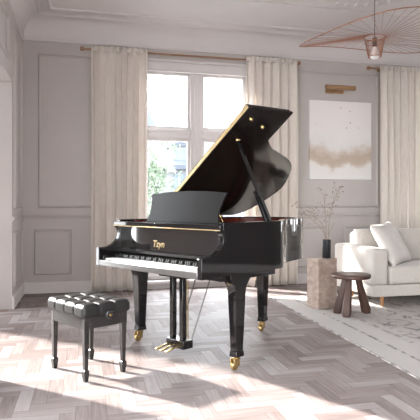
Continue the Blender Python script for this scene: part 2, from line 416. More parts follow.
# ------------------------------------------------------------------ herringbone floor
def build_floor():
    bm = bmesh.new()
    uvl = bm.loops.layers.uv.new('UVMap'); tl = bm.loops.layers.float_color.new('tone')
    W, n = .088, 4; L = W * n
    ang = 0.0; ca, sa = math.cos(ang), math.sin(ang)
    x0, x1, y0, y1 = BX, XR, YR, YB + .28
    seen = set()
    R = int(14 / W)
    g = .0012
    for i in range(-R, R):
        for j in range(-R, R):
            cx, cy = (i + .5) * W, (j + .5) * W
            px, py = cx * ca - cy * sa + 2.5, cx * sa + cy * ca + 2.5
            if not (x0 - .4 < px < x1 + .4 and y0 - .4 < py < y1 + .4): continue
            d = (i - j) % (2 * n)
            key = (0, i - d, j) if d < n else (1, i, j - (2 * n - 1 - d))
            if key in seen: continue
            seen.add(key)
            k, a, b = key
            r = (a * W + g, (a + n) * W - g, b * W + g, (b + 1) * W - g) if k == 0 else (a * W + g, (a + 1) * W - g, b * W + g, (b + n) * W - g)
            cs = [(r[0], r[2]), (r[1], r[2]), (r[1], r[3]), (r[0], r[3])]
            vs = [bm.verts.new((u * ca - v * sa + 2.5, u * sa + v * ca + 2.5, 0)) for u, v in cs]
            f = bm.faces.new(vs); f.material_index = 0
            t = random.random(); t = t * t * .4 + t * .6
            ox, oy = random.random() * 30, random.random() * 30
            for lp, (u, v) in zip(f.loops, cs):
                lp[uvl].uv = ((u - r[0] + ox, v - r[2] + oy) if k == 0 else (v - r[2] + ox, u - r[0] + oy))
                lp[tl] = (t, t, t, 1)
    # trim the parquet at the walls
    for co, no in (((BX, 0, 0), (-1, 0, 0)), ((XR, 0, 0), (1, 0, 0)), ((0, YR, 0), (0, -1, 0)), ((0, YB, 0), (0, 1, 0))):
        bmesh.ops.bisect_plane(bm, geom=bm.verts[:] + bm.edges[:] + bm.faces[:], plane_co=co, plane_no=no, clear_outer=True)
    # drop what falls outside the side bay
    kill = [f for f in bm.faces if f.calc_center_median().x < XL - .04 and not (4.03 < f.calc_center_median().y < (6.342 if f.calc_center_median().x > XL - .2 else BY))]
    bmesh.ops.delete(bm, geom=kill, context='FACES')
    box(bm, XL, XR, YR, YB, -.12, -.0015, mi=1)
    me = bpy.data.meshes.new('floor'); bm.to_mesh(me); bm.free()
    me.materials.append(M['floor']); me.materials.append(M['gap'])
    return struct(link('floor', me))
build_floor()

# ------------------------------------------------------------------ windows
def french_window(name, plane, u0, u1, z0, z1, pos, sgn, mull, rail_z):
    mulls = mull is not None
    """sgn: direction (in the wall normal) pointing into the room; frame face at pos"""
    root = empty(name, ((u0 + u1) / 2, pos, z0) if plane == 'y' else (pos, (u0 + u1) / 2, z0)); struct(root)
    inv = Vector(root.location)
    def bx(bm, a, b, d0, d1, c, d):
        lo, hi = sorted((pos + sgn * d0, pos + sgn * d1))
        if plane == 'y': box(bm, a - inv.x, b - inv.x, lo - inv.y, hi - inv.y, c - inv.z, d - inv.z)
        else: box(bm, lo - inv.x, hi - inv.x, a - inv.y, b - inv.y, c - inv.z, d - inv.z)
    fw = .045
    bm = bmesh.new()
    bx(bm, u0, u0 + fw, -.1, 0, z0, z1); bx(bm, u1 - fw, u1, -.1, 0, z0, z1)
    bx(bm, u0 + fw, u1 - fw, -.1, 0, z1 - .04, z1); bx(bm, u0 + fw, u1 - fw, -.1, 0, z0, z0 + .06)
    obj('frame', bm, M['white'], root, bevel=.006)
    if not mulls:
        bm = bmesh.new(); bx(bm, u0 + fw - .008, u1 - fw + .008, -.056, -.05, z0 + .05, z1 - .03); obj('pane', bm, M['glass'], root, flat=True)
        return root, bx
    bm = bmesh.new(); bx(bm, mull - .085, mull + .085, -.1, .012, z0 + .06, z1 - .04); bx(bm, mull - .035, mull + .035, .012, .035, z0 + .06, z1 - .04)
    obj('mullion', bm, M['white'], root, bevel=.006)
    bm = bmesh.new()
    for a, b in ((u0 + fw, mull - .085), (mull + .085, u1 - fw)):
        bx(bm, a, b, -.1, .012, rail_z - .065, rail_z + .065); bx(bm, a, b, .012, .03, rail_z + .02, rail_z + .06)
    obj('transom', bm, M['white'], root, bevel=.006)
    for a, b in ((u0 + fw, mull - .085), (mull + .085, u1 - fw)):
        for c, d in ((z0 + .06, rail_z - .065), (rail_z + .065, z1 - .04)):
            bm = bmesh.new(); s = .042
            bx(bm, a, a + s, -.08, -.02, c, d); bx(bm, b - s, b, -.08, -.02, c, d)
            bx(bm, a + s, b - s, -.08, -.02, c, c + s); bx(bm, a + s, b - s, -.08, -.02, d - s, d)
            sash = obj('sash', bm, M['white'], root, bevel=.006)
            bm = bmesh.new(); bx(bm, a + s - .008, b - s + .008, -.056, -.05, c + s - .008, d - s + .008)
            obj('pane', bm, M['glass'], sash, flat=True)
    return root, bx

w1, bx = french_window('window_1', 'y', *W1, YB + .10, -1, 1.584, 2.227)
def casing(w, bx, u0, u1, z0, z1, off, head=True):
    bm = bmesh.new()
    bx(bm, u0 - .12, u0, off, off + .03, z0 - .06, z1 + .02); bx(bm, u1, u1 + .12, off, off + .03, z0 - .06, z1 + .02)
    bx(bm, u0 - .14, u1 + .14, off, off + .035, z1 - .055, z1 + .06); bx(bm, u0 - .17, u1 + .17, off, off + .06, z1 + .06, z1 + .095)
    bx(bm, u0 - .12, u1 + .12, off, off + .045, z1 - .075, z1 - .055)
    obj('casing', bm, M['white'], w, bevel=.008)
    bm = bmesh.new(); bx(bm, u0 - .15, u1 + .15, off - .1, off + .07, z0 - .04, z0); obj('sill', bm, M['white'], w, bevel=.008)
casing(w1, bx, *W1, .10)
w2, bx = french_window('window_2', 'y', *W2, YB + .10, -1, 5.72, 2.227)
casing(w2, bx, *W2, .10)
w3, bx = french_window('window_3', 'x', *W3, BX - .05, 1, None, 2.3)
french_window('window_8', 'x', *WX, XR + .05, -1, 6.4, 2.3)
french_window('window_7', 'x', *WL, XL - .05, 1, .45, 2.4)
for k, h in enumerate(WR):  # rear fill-light windows, added out of view
    french_window('window_%d' % (4 + k), 'y', *h, YR - .1, 1, (h[0] + h[1]) / 2, 2.2)

# ------------------------------------------------------------------ curtains and rods
def curtain(name, x0, x1, z0, z1, folds, label, seed, yc=7.245):
    rnd = random.Random(seed)
    root = empty(name, ((x0 + x1) / 2, yc, z0)); tag(root, label, 'curtain', 'linen curtains at the windows')
    bm = bmesh.new(); nx, nz = folds * 22, 26
    ph = [rnd.uniform(-.5, .5) for _ in range(folds + 2)]; am = [rnd.uniform(.7, 1.25) for _ in range(folds + 2)]
    w = x1 - x0
    rows = []
    for j in range(nz + 1):
        v = j / nz; z = (z1 - z0) * v; row = []
        for i in range(nx + 1):
            u = i / nx; f = u * folds; k = int(min(f, folds - 1)); fr = f - k
            a = am[k] * (1 - fr) + am[k + 1] * fr; p = ph[k] * (1 - fr) + ph[k + 1] * fr
            open_ = .058 * a * (1 - .4 * v ** 3)
            s = math.sin(2 * PI * f + p * 1.5 + .25 * math.sin(2.2 * v + k))
            y = open_ * s + .007 * math.sin(4 * PI * f + 2 * p) * (1 - v) + .008 * math.sin(2.5 * f + 3 * v)
            x = -w / 2 + w * u + .018 * a * math.sin(4 * PI * f + p) * (1 - .5 * v) + .008 * math.sin(3 * v + f)
            row.append(bm.verts.new((x, y, z)))
        rows.append(row)
    for a, b in zip(rows, rows[1:]):
        for i in range(nx): bm.faces.new((a[i], a[i + 1], b[i + 1], b[i]))
    obj('drape', bm, M['curtain'], root, solid=.004, angle=80)
    # gathered heading band
    bm = bmesh.new(); rows = []
    for z in (z1 - z0 - .055, z1 - z0 + .018):
        row = []
        for i in range(nx + 1):
            u = i / nx; row.append(bm.verts.new((-w / 2 + w * u, .014 * math.sin(4 * PI * u * folds) - .002, z)))
        rows.append(row)
    for i in range(nx): bm.faces.new((rows[0][i], rows[0][i + 1], rows[1][i + 1], rows[1][i]))
    obj('heading', bm, M['curtain'], root, solid=.004, angle=80)
    return root
curtain('curtain', .083, .835, .015, 3.335, 5, 'cream linen curtain left of the window behind the keyboard', 3)
curtain('curtain', 2.277, 3.06, .015, 3.335, 6, 'cream linen curtain right of the window, behind the raised piano lid', 5)
curtain('curtain', 4.44, 5.5, .015, 3.335, 9, 'cream linen curtain right of the painting, behind the sofa', 9)

def rod(x0, x1, label, finR):
    r = empty('curtain_rod', ((x0 + x1) / 2, 7.305, 3.315)); tag(r, label, 'curtain rod', 'curtain rods')
    h = (x1 - x0) / 2
    obj('pole', T([(-h, 0, 0), (h, 0, 0)], .013, 12), M['rodwood'], r)
    for s in (-1, 1):
        bm = bmesh.new(); lathe(bm, [(.004, 0), (.024, .003), (.03, .02), (.026, .045), (.014, .055)], 16, (s * h, 0, 0), Matrix.Rotation(s * PI / 2, 3, 'Y'))
        obj('finial', bm, M['rodwood'], r)
        bm = bmesh.new(); tube(bm, [(s * (h - .2), 0, 0), (s * (h - .2), .09, 0)], .008, 8); lathe(bm, [(.03, 0), (.03, .008)], 16, (s * (h - .2), .081, 0), Matrix.Rotation(-PI / 2, 3, 'X'))
        obj('bracket', bm, M['rodwood'], r)
rod(-.01, 3.085, 'long copper-coloured curtain rod above the piano window', True)
rod(4.30, 6.2, 'copper-coloured curtain rod at right, beside the pendant lamp', True)

# ------------------------------------------------------------------ grand piano
TH = math.radians(-58.24)
piano = empty('grand_piano', (.701, 4.088, 0), TH)
tag(piano, 'glossy black grand piano with raised lid standing on brass casters', 'piano')
LQ = M['lacquer']
outer_pts = [(.63, -.12), (.63, .1), (.63, .35), (.628, .48), (.60, .60), (.52, .72), (.43, .86), (.375, 1.02), (.335, 1.18), (.275, 1.34),
             (.17, 1.47), (.02, 1.545), (-.15, 1.57), (-.34, 1.53), (-.5, 1.42), (-.595, 1.25), (-.628, 1.05), (-.63, .8), (-.63, .35), (-.63, -.12)]
outline = smooth_curve(outer_pts, 5)
def offset(pts, d):
    res = []
    for i, p in enumerate(pts):
        t = (pts[min(i + 1, len(pts) - 1)] - pts[max(i - 1, 0)]).normalized()
        res.append(p + Vector((-t.y, t.x)) * d)
    return res
def ring_wall(outl, d0, d1, z0, z1):
    bm = bmesh.new(); a, b = offset(outl, d0), offset(outl, d1)
    loops = [[bm.verts.new((p.x, p.y, z)) for p in q] for q, z in ((a, z0), (a, z1), (b, z1), (b, z0))]
    n = len(outl)
    for k in range(4):
        l0, l1 = loops[k], loops[(k + 1) % 4]
        for i in range(n - 1): bm.faces.new((l0[i], l0[i + 1], l1[i + 1], l1[i]))
    for i in (0, n - 1): bm.faces.new([l[i] for l in loops])
    return bm
obj('rim', ring_wall(outline, 0, .045, .70, 1.072), LQ, piano, bevel=.004)
obj('inner_rim', ring_wall([p for p in outline if p.y > .02], .046, .07, .86, 1.062), M['mahog'], piano)
inn = [p for p in offset(outline, .071) if p.y > .02]
bm = bmesh.new(); prism(bm, [(p.x, p.y) for p in inn], .90, .925, lambda u, v, w: Vector((u, v, w))); obj('soundboard', bm, M['amber'], piano, angle=30)
inn2 = [p for p in offset(outline, .12) if p.y > .12]
bm = bmesh.new(); prism(bm, [(p.x, p.y) for p in inn2], .955, .975, lambda u, v, w: Vector((u, v, w))); obj('iron_plate', bm, M['goldplate'], piano, angle=30)
bm = bmesh.new()
for k in range(46):
    a = -.5 + k * .0205
    top = 1.38 - max(0, a + .12) * 1.25 if a > -.35 else 1.2
    tube(bm, [(a, .16, 1.0), (a, min(top, 1.3), 1.0)], .0016, 4)
tag(obj('strings', bm, M['steel'], piano), kind='stuff')
# underside frame: bottom boards and skirt
obj('underframe', B(-.585, .588, -.10, .515, .655, .705), LQ, piano, bevel=.004)
bm = bmesh.new()
for pts in (((-.4, .515), (-.05, 1.3)), ((.35, .515), (.0, 1.3))):
    d = (Vector(pts[1]) - Vector(pts[0])); n = Vector((-d.y, d.x)).normalized() * .04
    q = [Vector(pts[0]) - n, Vector(pts[1]) - n, Vector(pts[1]) + n, Vector(pts[0]) + n]
    prism(bm, [(p.x, p.y) for p in q], .70, .80, lambda u, v, w: Vector((u, v, w)))
prism(bm, [(p.x, p.y) for p in offset(outline, .05)], .80, .82, lambda u, v, w: Vector((u, v, w)))
obj('bottom_braces', bm, M['satin'], piano)
obj('keybed', B(-.586, .586, -.305, .10, .70, .722), LQ, piano, bevel=.003)
obj('key_slip', B(-.586, .586, -.33, -.306, .695, .742), M['slip'], piano, bevel=.005)
# arms with scrolled cheeks
arm = [(-.33, .695), (-.33, .832), (-.322, .842), (-.255, .845), (-.226, .849), (-.19, .862), (-.155, .885), (-.13, .915), (-.12, .945), (-.122, .975), (-.135, 1.0), (-.155, 1.012), (-.155, 1.018), (-.12, 1.02), (-.1, 1.02), (-.1, .695)]
for s in (-1, 1):
    bm = bmesh.new(); prism(bm, arm, *sorted((s * .588, s * .631)), lambda u, v, w: Vector((w, u, v)))
    obj('arm', bm, LQ, piano, bevel=.004, angle=50)
    obj('key_block', B(*sorted((s * .556, s * .587)), -.305, -.06, .722, .775), LQ, piano, bevel=.004)
# keys
KW = 1.11 / 52
wk = None
for i in range(52):
    x = -.555 + i * KW
    if wk is None:
        wk = obj('white_key', B(.0005, KW - .0005, -.285, -.06, .728, .757), M['ivory'], piano, bevel=.0015)
    else:
        c = wk.copy(); COL.objects.link(c); c.parent = piano; wk_o = c
    (wk if i == 0 else c).location = (x, 0, 0)
bk = None
for i in range(51):
    if (i + 5) % 7 in (2, 6): continue
    x = -.555 + (i + 1) * KW
    if bk is None:
        bm = bmesh.new(); vs = box(bm, -.0055, .0055, -.20, -.06, .757, .786)
        for v in vs:
            if v.co.z > .77 and v.co.y < -.1: v.co.y += .012
        bk = obj('black_key', bm, M['ebony'], piano, bevel=.001); bk.location = (x, 0, 0)
    else:
        c = bk.copy(); COL.objects.link(c); c.parent = piano; c.location = (x, 0, 0)
obj('key_felt', B(-.556, .556, -.066, -.059, .757, .764), M['redfelt'], piano)
# fallboard with the gilt maker's name
M['lacquer2'] = mat('polished_black_lacquer', (.012, .0105, .0105), (.015, .013, .013), 4, .05, ior=1.8)
fb = obj('fallboard', B(-.587, .587, -.06, -.035, .762, 1.015), M['lacquer2'], piano, bevel=.004)
cu = bpy.data.curves.new('logo_text', 'FONT'); cu.body = 'Tzyn'; cu.size = .075; cu.align_x = 'CENTER'; cu.align_y = 'CENTER'; cu.extrude = .0008; cu.shear = .25; cu.offset = .0012
tmp = bpy.data.objects.new('tmp_text', cu); COL.objects.link(tmp)
dg = bpy.context.evaluated_depsgraph_get(); dg.update()
me = bpy.data.meshes.new_from_object(tmp.evaluated_get(dg)); bpy.data.objects.remove(tmp)
me.name = 'logo_lettering'; me.materials.clear(); me.materials.append(M['palebrass'])
lg = link('logo_lettering', me, fb); lg.location = (-.145, -.0612, .88); lg.rotation_euler = (PI / 2, 0, 0)
# music shelf, rail and desk
bm = bmesh.new(); prism(bm, [(-.631, -.155), (.631, -.155), (.631, -.121), (.582, -.121), (.582, .30), (-.582, .30), (-.582, -.121), (-.631, -.121)], 1.022, 1.057, lambda u, v, w: Vector((u, v, w)))
obj('music_shelf', bm, LQ, piano, bevel=.004)
obj('shelf_rail', B(-.628, .628, -.160, -.150, 1.0165, 1.0235), M['palebrass'], piano, bevel=.002)
dk = [(-.455, 0), (.405, 0), (.385, .06), (.385, .12), (.405, .20), (.425, .245), (.20, .262), (-.02, .268), (-.24, .262), (-.475, .245), (-.455, .20), (-.435, .12), (-.435, .06)]
dm = Matrix.Translation((0, .06, 1.0565)) @ Matrix.Rotation(-math.radians(18), 4, 'X')
bm = bmesh.new(); prism(bm, dk, 0, .016, lambda u, v, w: dm @ Vector((u, w, v)))
M['desk'] = mat('satin_black_desk', (.011, .010, .010), (.014, .0125, .012), 5, .3, ior=1.22)
dsk = obj('music_desk', bm, M['desk'], piano, bevel=.003)
for a in (-.3, .24): obj('desk_support', T([(a, .28, 1.06), (a, .155, 1.235)], .007, 8), M['brass'], dsk)
# lid
PH = math.radians(38); LM = Matrix.Translation((-.63, 0, 1.086)) @ Matrix.Rotation(-PH, 4, 'Y')
lid_out = [(0, .333), (1.40, .333), (1.436, .875), (1.10, .875)] + [tuple(v) for v in smooth_curve([(1.10, .875), (1.01, 1.01), (.95, 1.196), (.893, 1.379), (.82, 1.52), (.685, 1.635), (.483, 1.725), (.33, 1.69), (.2, 1.62), (.06, 1.50), (0, 1.36)], 5)][1:]
bm = bmesh.new(); prism(bm, lid_out, 0, .022, lambda u, v, w: LM @ Vector((u, v, w)))
lid = obj('lid', bm, M['lidunder'], piano, bevel=.003, angle=40)
bm = bmesh.new(); prism(bm, [(.01, .335), (1.40, .335), (1.43, .86), (.01, .86)], .0225, .044, lambda u, v, w: LM @ Vector((u, v, w)))
obj('lid_flap', bm, LQ, lid, bevel=.003)
bm = bmesh.new(); prism(bm, [(.0, .326), (1.40, .326), (1.40, .334), (.0, .334)], .002, .034, lambda u, v, w: LM @ Vector((u, v, w)))
obj('lid_hinge', bm, M['palebrass'], lid, bevel=.003)
for (r, b) in ((1.3, .448), (1.24, .646)):
    bm = bmesh.new(); lathe(bm, [(.018, 0), (.018, -.01), (.012, -.02)], 14, (0, 0, 0)); bmesh.ops.transform(bm, matrix=LM @ Matrix.Translation((r, b, -.0005)), verts=bm.verts)
    obj('lid_button', bm, M['brass'], lid)
for b in (.5, 1.15):
    bm = bmesh.new(); tube(bm, [(-.64, b - .06, 1.078), (-.64, b + .06, 1.078)], .009, 8); obj('spine_hinge', bm, M['brass'], lid)
# lid prop
pa, pb = Vector((.607, .43, 1.06)), LM @ Vector((1.072, .481, -.012))
ax = (pb - pa).normalized(); side = ax.cross(Vector((0, 1, 0))).normalized(); dep = side.cross(ax)
def stick(bm, p, q, w, t):
    a = [p + side * (i * w) + dep * (j * t) for i, j in ((-1, -1), (1, -1), (1, 1), (-1, 1))]
    b = [q + side * (i * w * .72) + dep * (j * t) for i, j in ((-1, -1), (1, -1), (1, 1), (-1, 1))]
    va = [bm.verts.new(v) for v in a]; vb = [bm.verts.new(v) for v in b]
    bm.faces.new(va[::-1]); bm.faces.new(vb)
    for i in range(4): bm.faces.new((va[i], va[(i + 1) % 4], vb[(i + 1) % 4], vb[i]))
bm = bmesh.new(); stick(bm, pa, pb, .016, .011)
prop = obj('lid_prop', bm, LQ, piano, bevel=.003)
bm = bmesh.new(); stick(bm, pa + side * .034 + ax * .01, pa + side * .03 + ax * .30, .014, .010); obj('short_prop', bm, LQ, prop, bevel=.003)
bm = bmesh.new(); lathe(bm, [(.02, -.012), (.022, 0), (.012, .012)], 14, pb); obj('prop_socket', bm, M['brass'], prop)
# legs with casters
def leg(x, y, yaw=0):
    bm = bmesh.new(); secs = [(.705, .045, .115), (.668, .045, .112), (.645, .044, .092), (.615, .043, .068), (.575, .042, .056), (.53, .041, .052), (.14, .030, .037)]
    rings = [[bm.verts.new((sx * a, sy * b, z)) for sx, sy in ((-1, -1), (1, -1), (1, 1), (-1, 1))] for z, a, b in secs]
    for p, q in zip(rings, rings[1:]):
        for i in range(4): bm.faces.new((p[i], p[(i + 1) % 4], q[(i + 1) % 4], q[i]))
    bm.faces.new(rings[0]); bm.faces.new(rings[-1])
    l = obj('leg', bm, LQ, piano, bevel=.004, angle=25); l.location = (x, y, 0); l.rotation_euler = (0, 0, yaw)
    bm = bmesh.new(); vs = box(bm, -.037, .037, -.044, .044, .098, .142)
    for v in vs:
        if v.co.z > .12: v.co.x *= .86; v.co.y *= .88
    obj('foot_block', bm, LQ, l, bevel=.004)
    bm = bmesh.new()
    lathe(bm, [(.018, .084), (.02, .088), (.026, .097), (.026, .099)], 16)
    box(bm, -.022, -.014, -.05, .012, .03, .086); box(bm, .014, .022, -.05, .012, .03, .086); box(bm, -.022, .022, -.02, .018, .076, .088)
    ca = obj('caster', bm, M['brass'], l, bevel=.004)
    bm = bmesh.new(); lathe(bm, [(.012, -.012), (.029, -.012), (.032, -.006), (.032, .006), (.029, .012), (.012, .012)], 24, (0, -.026, .0325), Matrix.Rotation(PI / 2, 3, 'Y'))
    bm2 = obj('caster_wheel', bm, M['brass'], l)
    return l
leg(-.569, .085); leg(.569, .085); leg(-.03, 1.12, math.radians(12))
# pedal lyre
ly = obj('lyre_block', B(-.18, .15, -.03, .09, .622, .655), LQ, piano, bevel=.004)
for s in (-1, 1):
    obj('lyre_post', B(s * .058 - .02, s * .058 + .02, .0, .042, .125, .625), LQ, piano, bevel=.003)
obj('lyre_box', B(-.105, .1, -.012, .09, .066, .128), LQ, piano, bevel=.004)
bm = bmesh.new(); box(bm, -.106, .101, -.013, .091, .125, .131); obj('lyre_box_top', bm, M['slip'], piano, bevel=.002)
for x in (-.06, 0, .06):
    bm = bmesh.new()
    pts = [(0, 0, .092), (0, -.06, .092), (0, -.10, .084), (0, -.135, .076), (0, -.16, .074)]; ws = [.008, .009, .013, .016, .012]
    prev = None
    for (px, py, pz), w in zip(pts, ws):
        r = [bm.verts.new((x + sx * w, py, pz + sz * .005)) for sx, sz in ((-1, -1), (1, -1), (1, 1), (-1, 1))]
        if prev:
            for i in range(4): bm.faces.new((prev[i], prev[(i + 1) % 4], r[(i + 1) % 4], r[i]))
        else: bm.faces.new(r[::-1])
        prev = r
    bm.faces.new(prev); obj('pedal', bm, M['brass'], piano, bevel=.003)
for (x, y) in ((-.02, .06), (.05, .065), (.075, .06)):
    obj('pedal_rod', T([(x, y, .13), (x, y, .66)], .0045, 8), M['brass'], piano)
for s in (-1, 1):
    obj('lyre_brace', T([(s * .075, .088, .10), (s * .085, .33, .66)], .0055, 8), M['rodsteel'], piano)

# ------------------------------------------------------------------ piano bench
bench = empty('piano_bench', (.024, 3.893, 0), math.radians(-58.6))
tag(bench, 'black piano bench with buttoned leather seat, in front of the keyboard', 'bench')
HX, HY = .255, .195
def tufted():
    bm = bmesh.new(); nx, ny, nz = 64, 48, 10; zc, hz = .481, .036
    def rounded(x, y, z):
        r = .028
        q = Vector((max(-HX + r, min(HX - r, x)), max(-HY + r, min(HY - r, y)), max(-hz + r * .6, min(hz - r, z))))
        d = Vector((x, y, z)) - q
        if d.length > 1e-6: d = d.normalized() * r
        return q + d, d.normalized() if d.length > 1e-6 else Vector((0, 0, 1))
    cache = {}
    def V(x, y, z):
        k = (round(x, 4), round(y, 4), round(z, 4))
        if k in cache: return cache[k]
        p, n = rounded(x, y, z)
        du = min(abs(x - g) for g in (-HX / 2, 0, HX / 2)); dv = min(abs(y - g) for g in (-HY / 3, HY / 3))
        seam = max(math.exp(-(du / .007) ** 2), math.exp(-(dv / .007) ** 2))
        btn = math.exp(-(du * du + dv * dv) / .022 ** 2)
        topw = max(0.0, n.z)
        puff = (abs(math.cos(PI * (x / (HX / 2)) + PI / 2)) * abs(math.cos(PI * ((y - HY / 3) / (2 * HY / 3)) + PI / 2)))
        p = p - n * (.0055 * seam) + Vector((0, 0, 1)) * topw * (.010 * puff ** .5 - .010 * btn)
        if z > -hz * .9: pass
        cache[k] = bm.verts.new((p.x, p.y, p.z + zc)); return cache[k]
    X = [-HX + 2 * HX * i / nx for i in range(nx + 1)]; Y = [-HY + 2 * HY * i / ny for i in range(ny + 1)]; Z = [-hz + 2 * hz * i / nz for i in range(nz + 1)]
    def q(*v):
        if len(set(v)) == 4: bm.faces.new(v)
    for i in range(nx):
        for j in range(ny):
            for z in (-hz, hz): q(V(X[i], Y[j], z), V(X[i + 1], Y[j], z), V(X[i + 1], Y[j + 1], z), V(X[i], Y[j + 1], z))
    for k in range(nz):
        for i in range(nx):
            for y in (-HY, HY): q(V(X[i], y, Z[k]), V(X[i + 1], y, Z[k]), V(X[i + 1], y, Z[k + 1]), V(X[i], y, Z[k + 1]))
        for j in range(ny):
            for x in (-HX, HX): q(V(x, Y[j], Z[k]), V(x, Y[j + 1], Z[k]), V(x, Y[j + 1], Z[k + 1]), V(x, Y[j], Z[k + 1]))
    return bm
seat = obj('seat', tufted(), M['leather'], bench, angle=60)
for gx in (-HX / 2, 0, HX / 2):
    for gy in (-HY / 3, HY / 3):
        bm = bmesh.new(); lathe(bm, [(.009, .498), (.009, .507), (.005, .510)], 12, (gx, gy, 0)); obj('button', bm, M['leather'], seat)
bm = bmesh.new(); ex, ey = .232, .174
for (x0, x1, y0, y1) in ((-ex + .04, ex - .04, -ey, -ey + .02), (-ex + .04, ex - .04, ey - .02, ey), (-ex, -ex + .02, -ey + .04, ey - .04), (ex - .02, ex, -ey + .04, ey - .04)):
    box(bm, x0, x1, y0, y1, .355, .446)
obj('apron', bm, M['satin'], bench, bevel=.003)
for sx in (-1, 1):
    for sy in (-1, 1):
        bm = bmesh.new()
        secs = [(.446, .021), (.355, .021), (.35, .019), (.085, .0135), (.08, .0135), (.075, .019), (.055, .0195), (.0, .0135)]
        rings = [[bm.verts.new((sx * (ex - .021) + a * w, sy * (ey - .021) + b * w, z)) for a, b in ((-1, -1), (1, -1), (1, 1), (-1, 1))] for z, w in secs]
        for p, r in zip(rings, rings[1:]):
            for i in range(4): bm.faces.new((p[i], p[(i + 1) % 4], r[(i + 1) % 4], r[i]))
        bm.faces.new(rings[0]); bm.faces.new(rings[-1])
        obj('leg', bm, M['satin'], bench, bevel=.002, angle=25)
for s in (-1, 1):
    bm = bmesh.new(); R_ = Matrix.Rotation(s * PI / 2, 3, 'Y')
    lathe(bm, [(.011, 0), (.011, .018), (.03, .02), (.033, .026), (.033, .045), (.028, .052)], 20, (s * ex, .0, .442), R_, fn=lambda a: 1 + .03 * math.cos(12 * a))
    kn = obj('height_knob', bm, M['satin'], bench)
    bm = bmesh.new(); lathe(bm, [(.011, .0525), (.011, .054), (.006, .056)], 16, (s * ex, .0, .442), R_); obj('knob_cap', bm, M['brass'], kn)

# ------------------------------------------------------------------ rug
rug = empty('area_rug', (2.2, 2.6, 0), math.radians(-1.6)); tag(rug, 'cream rug with faded grey pattern under the sofa and stool', 'rug')
obj('pile', B(0, 3.7, 0, 3.75, .001, .011), M['rug'], rug, bevel=.004)
bm = bmesh.new()
for i in range(150):
    x = .02 + i * .0245; a = random.uniform(-.012, .012)
    for y, s in ((0, -1), (3.75, 1)): tube(bm, [(x, y, .005), (x + a, y + s * .04, .003)], .003, 4)
tag(obj('fringe', bm, M['pillow'], rug), kind='stuff')

# ------------------------------------------------------------------ stone plinth, vase, branches
pl = obj('stone_plinth', B(-.14, .14, -.1, .1, 0, .566), M['marble'], bevel=.004); pl.location = (2.672, 5.592, .0112); pl.rotation_euler = (0, 0, math.radians(16))
tag(pl, 'square travertine plinth left of the sofa, carrying the black vase', 'plinth')
vx, vy = 2.725, 5.58; vz = .578
vase = empty('vase', (vx, vy, vz)); tag(vase, 'black cylindrical vase on the stone plinth', 'vase')
bm = bmesh.new(); lathe(bm, [(.044, 0), (.05, .004), (.051, .2), (.05, .212), (.046, .214), (.043, .208), (.042, .04), (.02, .03)], 48, fn=lambda a: 1 + .018 * math.cos(24 * a)); obj('body', bm, M['ceramic'], vase, angle=60)
brs = [
    ([(0, 0, .03), (-.015, 0, .25), (-.10, .01, .38), (-.22, .02, .48), (-.33, .03, .60)], 'left'),
    ([(0, .01, .03), (-.01, .01, .25), (-.05, .03, .40), (-.16, .02, .49), (-.27, .0, .56)], 'lowleft'),
    ([(0, -.01, .03), (-.005, 0, .26), (-.02, -.02, .46), (-.035, -.02, .63), (-.04, -.01, .74)], 'mid'),
    ([(.01, 0, .03), (.02, 0, .26), (.04, .01, .44), (.09, .02, .62), (.16, .02, .77)], 'right'),
    ([(.01, .01, .03), (.025, .01, .24), (.08, .0, .38), (.11, .0, .41)], 'short'),
]
blab = {'left': 'dried branch in the vase leaning farthest left, with sparse seed heads',
        'lowleft': 'dried branch in the vase reaching left below the longest left one',
        'mid': 'dried branch in the vase rising upright in the middle',
        'right': 'tall dried branch in the vase leaning right, densest seed heads',
        'short': 'short bare dried twig bending right from the vase mouth'}
for pts, key in brs:
    b = empty('dried_branch', (vx, vy, vz)); tag(b, blab[key], 'branch', 'dried branches in the vase')
    rnd = random.Random(key)
    c = [Vector(p) for p in smooth_curve(pts, 5)]
    bm = bmesh.new(); n = len(c); tube(bm, c, [.0042 * (1 - .65 * i / n) for i in range(n)], 6)
    heads = []
    if key != 'short':
        for i in range(n // 2, n):
            for _ in range(2 if key in ('right',) else 1):
                d = Vector((rnd.uniform(-1, 1), rnd.uniform(-.7, .7), rnd.uniform(-.1, 1))).normalized() * rnd.uniform(.05, .13)
                tip = c[i] + d; tube(bm, [c[i], c[i] + d * .5 + Vector((0, 0, .01)), tip], [.0018, .0015, .001], 5)
                heads += [tip + Vector((rnd.uniform(-.016, .016), rnd.uniform(-.012, .012), rnd.uniform(-.014, .014))) for _ in range(rnd.choice((1, 2, 3)))]
    obj('stem', bm, M['twig'], b)
    if heads:
        bm = bmesh.new()
        for h in heads:
            m = Matrix.Translation(h) @ Euler((rnd.uniform(0, 3), rnd.uniform(0, 3), rnd.uniform(0, 3))).to_matrix().to_4x4() @ Matrix.Diagonal((.0085, .0042, .006, 1))
            bmesh.ops.create_icosphere(bm, subdivisions=1, radius=1, matrix=m)
        tag(obj('seed_heads', bm, M['seedhead'], b), kind='stuff')

